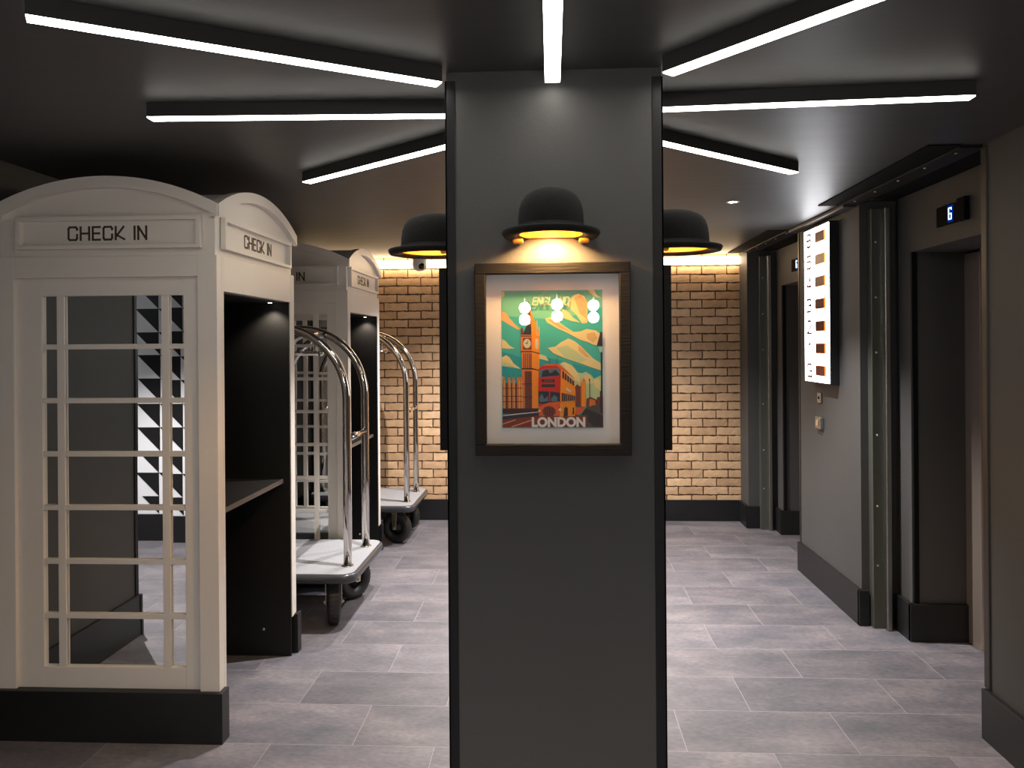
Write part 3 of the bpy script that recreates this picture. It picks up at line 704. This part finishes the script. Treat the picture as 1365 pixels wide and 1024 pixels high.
def text_mesh(txt, size, offset):
    cu = bpy.data.curves.new('t', 'FONT'); cu.body = txt; cu.size = size; cu.offset = offset; cu.space_character = 1.0; cu.resolution_u = 6
    o = bpy.data.objects.new('t', cu); C.objects.link(o); dg = bpy.context.evaluated_depsgraph_get(); dg.update()
    me = bpy.data.meshes.new_from_object(o.evaluated_get(dg)); bpy.data.objects.remove(o); return me
FZ = 1.4135
t = thing('framed_poster', 'black framed travel poster with clock tower and red bus, on the column front', 'picture', (0.003, KY0, FZ - 0.25), 'framed pictures on the column')
def frame_mesh(cx, y0, y1, half, z0, z1, wd, axis='X'):
    f = MB()
    def bx(a0, a1, za, zb):
        if axis == 'X': f.box(a0, a1, y0, y1, za, zb)
        else: f.box(y0, y1, a0, a1, za, zb)
    bx(cx - half, cx + half, z1 - wd, z1); bx(cx - half, cx + half, z0, z0 + wd)
    bx(cx - half, cx - half + wd, z0 + wd, z1 - wd); bx(cx + half - wd, cx + half, z0 + wd, z1 - wd); return f
frame_mesh(0.003, KY0 - 0.034, KY0 - 0.001, 0.202, 1.163, 1.664, 0.0285).build('frame', M['frame'], t, bevel=0.002)
MB().box(-0.172, 0.178, KY0 - 0.008, KY0 - 0.002, 1.188, 1.636).build('mount', M['mount'], t)
pb, nl = poster(KY0 - 0.0085); pr = pb.build('print', PM, t)
lay = KY0 - 0.0085 - (nl + 3)*0.00003
wm = mat('print_white_lettering', (0.92, 0.85, 0.80), 0.6); wy = mat('print_cream_lettering', (0.85, 0.80, 0.55), 0.6)
me = text_mesh('LONDON', 1.0, 0.052); xs = [v.co.x for v in me.vertices]; ys = [v.co.y for v in me.vertices]
a, b_ = P_(236, 922), P_(586, 856); me.materials.clear(); me.materials.append(wm)
for v in me.vertices:
    u = (v.co.x - min(xs))/(max(xs) - min(xs)); q = (v.co.y - min(ys))/(max(ys) - min(ys))
    v.co = Vector((a[0] + u*(b_[0] - a[0]), lay, a[2] + q*(b_[2] - a[2]))) - t.location
lo = bpy.data.objects.new('lettering', me); C.objects.link(lo); lo.parent = pr
lt = MB(); a = P_(246, 132); strokes(lt, 'ENGLAND', (a[0], lay, a[2]), (1,0,0), (0,0,1), (0,-1,0), 0.0195, 0.0042, 0.0026, 0.0001, shear=0.22, width=0.094)
lt.build('lettering', wy, pr)
MB().box(-0.174, 0.180, KY0 - 0.0215, KY0 - 0.0195, 1.190, 1.637).build('glass', M['glass'], t)
# pictures on the column sides, seen edge-on
for sd, x0, lab in ((-1, KX0, 'left'), (1, KX1, 'right')):
    t = thing('framed_poster', 'thin black picture frame seen edge on, on the %s side of the column' % lab, 'picture', (x0, 2.325, FZ - 0.25), 'framed pictures on the column')
    frame_mesh(2.325, x0 + sd*0.001, x0 + sd*0.030, 0.202, 1.163, 1.664, 0.0285, 'Y').build('frame', M['frame'], t, bevel=0.002)
    MB().box(x0 + sd*0.002, x0 + sd*0.008, 2.15, 2.50, 1.188, 1.636).build('mount', M['mount'], t)
    MB().box(x0 + sd*0.018, x0 + sd*0.020, 2.15, 2.50, 1.190, 1.637).build('glass', M['glass'], t)

# ------------------------------------------------------------------ bowler hat wall lamps
def make_hat(name_label):
    """hat projects towards -Y from a wall at y = 0; brim plane near z = 0"""
    t = thing('bowler_hat_lamp', name_label, 'wall lamp', (0, 0, 0), 'bowler hat wall lamps')
    n = 56; cy = -0.068
    clamp = [-0.001]
    def ring(b, a, bb, z, curl=0.0):
        r = []
        for k in range(n):
            an = 2*PI*k/n; x = a*math.cos(an); y = cy + bb*math.sin(an); cl = clamp[0]
            zz = z + curl*(abs(math.cos(an))**2.0)
            r.append(b.bm.verts.new((x, min(y, cl), zz)))
        return r
    def skin(b, rings, closed=False, cap=False, keep=False):
        for i in range(len(rings) - (0 if closed else 1)):
            A, B = rings[i], rings[(i+1) % len(rings)]
            for k in range(n):
                q = (k+1) % n
                if not keep and all(v.co.y > -0.0012 for v in (A[k], A[q], B[q], B[k])): continue
                try:
                    f = b.bm.faces.new((A[k], A[q], B[q], B[k])); f.smooth = True; f.material_index = b.m
                except ValueError: pass
        if cap: f = b.bm.faces.new(rings[-1]); f.smooth = True; f.material_index = b.m
    # crown: outer felt
    b = MB(); prof = [(1.0, 0.010), (1.01, 0.030), (1.0, 0.050), (0.975, 0.070), (0.92, 0.087), (0.82, 0.101), (0.66, 0.112), (0.46, 0.119), (0.22, 0.1225), (0.02, 0.123)]
    skin(b, [ring(b, 0.083*p, 0.102*p, z + 0.002) for p, z in prof], cap=True)
    b.build('crown', M['felt'], t)
    b = MB(); skin(b, [ring(b, 0.0845, 0.1035, z) for z in (0.011, 0.030)] ); skin(b, [ring(b, 0.0852, 0.1042, z) for z in (0.011, 0.030)])
    b.build('hat_band', mat('black_ribbon', (0.012, 0.011, 0.011), 0.6), t)
    # brim with a rolled edge
    b = MB()
    pr_ = [(0.080, 0.099, 0.012, 0), (0.096, 0.114, 0.007, 0.001), (0.108, 0.126, 0.004, 0.004), (0.119, 0.136, 0.006, 0.008), (0.1245, 0.140, 0.013, 0.010), (0.1255, 0.141, 0.018, 0.010),
           (0.1235, 0.139, 0.021, 0.010), (0.120, 0.137, 0.016, 0.009), (0.112, 0.130, 0.0095, 0.006), (0.098, 0.116, 0.0115, 0.002), (0.082, 0.101, 0.016, 0)]
    skin(b, [ring(b, a, bb, z - 0.004, 0) for a, bb, z, cu in pr_], closed=True)
    b.build('brim', M['felt'], t)
    # gold lining
    clamp[0] = -0.004; b = MB(); pi_ = [(0.985, 0.010), (0.975, 0.030), (0.96, 0.050), (0.93, 0.068), (0.87, 0.084), (0.77, 0.098), (0.62, 0.108), (0.42, 0.114), (0.2, 0.117), (0.02, 0.118)]
    skin(b, [ring(b, 0.082*p, 0.100*p, z) for p, z in pi_], cap=True, keep=True); clamp[0] = -0.001
    b.build('lining', M['gold'], t)
    MB().lathe([(0.0001, -0.018), (0.016, -0.014), (0.022, 0), (0.016, 0.014), (0.0001, 0.018)], (0, cy, 0.055), 16).build('bulb', M['bulb'], t)
    MB().tube([(0, cy, 0.073), (0, cy, 0.112)], 0.009, 10).build('lamp_holder', M['gold'], t)
    for sx in (-1, 1):
        MB().box(sx*0.072, sx*0.100, -0.040, -0.004, -0.006, 0.004).build('lit_brim_curl', M['gold'], t, bevel=0.004)  # light-coloured pads standing in for the lit side curls of the brim
    ld = bpy.data.lights.new('hat_light', 'SPOT'); ld.energy = P_HAT; ld.color = (1.0, 0.60, 0.24); ld.spot_size = math.radians(150); ld.spot_blend = 0.5; ld.shadow_soft_size = 0.018
    lo_ = bpy.data.objects.new('hat_light', ld); C.objects.link(lo_); lo_.parent = t; lo_.location = (0, cy, 0.030)
    return t
HZ = 1.722
hat = make_hat('black bowler hat lamp glowing gold, on the column front above the framed poster'); hat.location = (0.001, KY0 - 0.001, HZ)
h2 = copy_tree(hat); h2.location = (KX0 - 0.001, 2.325, HZ); h2.rotation_euler.z = -PI/2; h2['label'] = 'black bowler hat lamp glowing gold, projecting from the left side of the column'
h3 = copy_tree(hat); h3.location = (KX1 + 0.001, 2.325, HZ); h3.rotation_euler.z = PI/2; h3['label'] = 'black bowler hat lamp glowing gold, projecting from the right side of the column'

# ------------------------------------------------------------------ linear ceiling lights around the column
def led(p, q, label):
    p = Vector((*p, 0)); q = Vector((*q, 0)); d = (q - p); L_ = d.length; d.normalize(); n = Vector((-d.y, d.x, 0))
    t = thing('linear_light', label, 'ceiling light', (p.x, p.y, CZ), 'linear ceiling lights radiating from the column')
    def bar(hw, z0, z1, e, name, m, bev=0):
        a = p + d*e - n*hw; b0 = q - d*e - n*hw; c0 = q - d*e + n*hw; dd = p + d*e + n*hw
        return MB().prism([(v.x, v.y, z0) for v in (a, b0, c0, dd)], (0, 0, z1 - z0)).build(name, m, t, bevel=bev)
    bar(0.0195, CZ - 0.0415, CZ - 0.0005, 0, 'housing', M['housing'])
    bar(0.0195, CZ - 0.0445, CZ - 0.0416, 0.0015, 'diffuser', M['led'])
led((KX0 - 0.01, 2.02), (-1.078, 1.553), 'long linear light running to the upper left, nearest of the left three')
led((KX0 - 0.008, 2.30), (-1.190, 2.262), 'linear light running straight left from the column, middle of the left three')
led((KX0 - 0.01, 2.60), (-1.012, 3.19), 'short linear light slanting away left, farthest of the left three')
led((KX1 + 0.003, 1.985), (1.12, 1.02), 'linear light running out of frame at the upper right')
led((KX1 + 0.008, 2.285), (1.180, 2.236), 'linear light running straight right from the column')
led((KX1 + 0.01, 2.60), (0.978, 3.177), 'short linear light slanting away right, above the right hat lamp')
led((0.008, 2.022), (0.008, 0.9), 'linear light pointing at the camera above the column front')

# ------------------------------------------------------------------ recessed downlights
def downlight(x, y, label, power, cone=92):
    t = thing('downlight', label, 'downlight', (x, y, CZ), 'recessed round downlights')
    MB().lathe([(0.022, 0.0), (0.032, 0.0), (0.033, -0.002), (0.022, -0.003)], (x, y, CZ), 24, close=True).build('bezel', M['cctv'], t)
    MB().lathe([(0.0001, -0.001), (0.022, -0.001)], (x, y, CZ - 0.001), 24).build('lens', M['disc'], t)
    ld = bpy.data.lights.new('downlight_spot', 'SPOT'); ld.energy = power; ld.spot_size = math.radians(cone); ld.spot_blend = 0.7; ld.shadow_soft_size = 0.010; ld.color = (1.0, 0.96, 0.95)
    o = bpy.data.objects.new('spot', ld); C.objects.link(o); o.parent = t; o.location = (0, 0, -0.012)
downlight(0.931, 4.03, 'round recessed downlight in the ceiling right of the column', P_DOWN)
downlight(-0.46, 3.86, 'round recessed downlight hidden behind the left of the column', P_DOWN)
downlight(-0.42, 5.45, 'round recessed downlight behind the column, in front of the brick wall, left one', P_DOWN*0.85, 125)
downlight(0.25, 5.45, 'round recessed downlight behind the column, in front of the brick wall, right one', P_DOWN*0.85, 125)
for x in (-1.1, 0.7):  # unseen lamps added to brighten the faces turned to the camera
    downlight(x, 0.1, 'unseen added downlight in the ceiling above the camera, %s one' % ('left' if x < 0 else 'right'), P_FILL_NEAR, 130)
    downlight(x, -1.8, 'unseen added downlight in the ceiling well behind the camera, %s one' % ('left' if x < 0 else 'right'), P_FILL_BACK, 140)
# unseen panel added to brighten the corridor beside the triangle wall
t = thing('corridor_fill_panel', 'unseen added ceiling panel brightening the corridor by the triangle wall', 'ceiling light', (-3.9, 0.9, CZ))
MB().box(-4.2, -3.6, 0.6, 1.2, CZ - 0.018, CZ - 0.0005).build('frame', M['cctv'], t); MB().box(-4.18, -3.62, 0.62, 1.18, CZ - 0.022, CZ - 0.018).build('diffuser', M['corrfill'], t)
downlight(-2.75, 0.95, 'unseen added downlight brightening the corridor by the triangle wall', P_CORR_FILL_SPOT, 100)  # unseen spot added to light the mirrored corridor floor
# cove light strip over the brick wall
tag(MB().box(-2.08, 1.535, 6.405, 6.435, 2.100, 2.160).build('cove_light_strip', M['cove']), 'warm white light strip along the top of the brick wall', 'strip light')
# globe pendants behind the camera, mirrored in the poster glass
for k, (x, lab) in enumerate(((-0.222, 'left'), (0.050, 'middle'), (0.355, 'right'))):
    t = thing('globe_pendant', 'double white globe pendant reflected in the poster glass, %s of three' % lab, 'pendant lamp', (x, -2.5, CZ), 'double globe pendants')
    zb = 1.665 + (0.0 if k != 1 else 0.025) + 0.015*(k == 2)
    MB().tube([(x, -2.5, zb + 0.14), (x, -2.5, CZ)], 0.005, 8).build('rod', M['steel'], t)
    for z in (zb, zb + 0.1):
        pr_ = [(max(0.0001, 0.047*math.sin(PI*i/12)), -0.047*math.cos(PI*i/12)) for i in range(13)]
        MB().lathe(pr_, (x, -2.5, z), 24).build('globe', M['globe'], t)

# ------------------------------------------------------------------ backlit floor panel between the lifts
PX0 = WX - 0.055
t = thing('lift_floor_panel', 'tall backlit white floor number panel with red squares, between the two lifts', 'sign', (WX, 4.6, 1.2), None)
YN, YF, Z0, Z1 = 4.375, 4.79, 1.225, 2.118
MB().box(PX0 + 0.004, WX - 0.001, YN, YF, Z0 - 0.008, Z1 + 0.008).build('housing', M['black'], t, bevel=0.003)
MB().box(PX0, PX0 + 0.004, YN + 0.004, YF - 0.004, Z0, Z1).build('face', M['panelglow'], t)
sq = MB(); cell = (Z1 - Z0)/7
dg = MB(); ln = MB()
for k, chx in enumerate('G123456'):
    zc = Z0 + cell*(k + 0.5)
    o = MB(); o.mat(1).box(PX0 - 0.004, PX0 - 0.0005, YN + 0.045, YN + 0.21, zc - 0.027, zc + 0.033); o.mat(0).box(PX0 - 0.0055, PX0 - 0.0035, YN + 0.066, YN + 0.21, zc - 0.024, zc + 0.030)
    o.build('red_square', [M['maroon'], M['orangeedge']], t)
    d_ = MB(); w_ = GL[chx][0]*0.062
    strokes(d_, chx, (PX0 - 0.0015, YF - 0.088 + w_*0.9, zc - 0.036), (0, -1.8, 0), (0, 0, 1), (-1, 0, 0), 0.072, 0.01, 0.0125, 0.002)
    d_.build('floor_number', M['redfig'], t)
z = Z0 + 0.01
while z < Z1:
    ln.box(PX0 - 0.0012, PX0 - 0.0002, YN + 0.004, YN + 0.043, z - 0.0013, z + 0.0013); ln.box(PX0 - 0.0012, PX0 - 0.0002, YF - 0.10, YF - 0.075, z - 0.0012, z + 0.0009); z += 0.0185
ln.build('ruled_lines', M['darkline'], t)
# call buttons under the panel
t = thing('call_button', 'small steel key switch on the wall under the floor number panel, upper one', 'button', (WX, 4.68, 1.128))
MB().box(WX - 0.010, WX - 0.0005, 4.655, 4.715, 1.098, 1.155).build('plate', M['steel'], t, bevel=0.002)
MB().lathe([(0.0001, -0.006), (0.008, -0.005), (0.009, 0)], (WX - 0.010, 4.685, 1.127), 12, 'X').build('key_barrel', M['lens'], t)
t = thing('call_button', 'steel lift call button plate under the floor number panel, lower one', 'button', (WX, 4.68, 0.98))
MB().box(WX - 0.022, WX - 0.0005, 4.63, 4.72, 0.945, 1.015).build('plate', M['steel'], t, bevel=0.004)
MB().box(WX - 0.026, WX - 0.022, 4.655, 4.695, 0.962, 0.998).build('push_button', M['alu'], t, bevel=0.002)

# ------------------------------------------------------------------ security camera
t = thing('security_camera', 'small white dome security camera hanging from the ceiling near the brick wall', 'camera', (-1.05, 6.2, CZ))
MB().lathe([(0.058, 0), (0.058, -0.03), (0.060, -0.075), (0.055, -0.098), (0.040, -0.115), (0.018, -0.124), (0.0001, -0.126)], (-1.05, 6.2, CZ), 28).build('body', M['cctv'], t)
MB().lathe([(0.0001, -0.062), (0.016, -0.060), (0.026, -0.050), (0.027, -0.035)], (-1.03, 6.2, CZ - 0.088), 24, 'Y').build('lens', M['lens'], t)
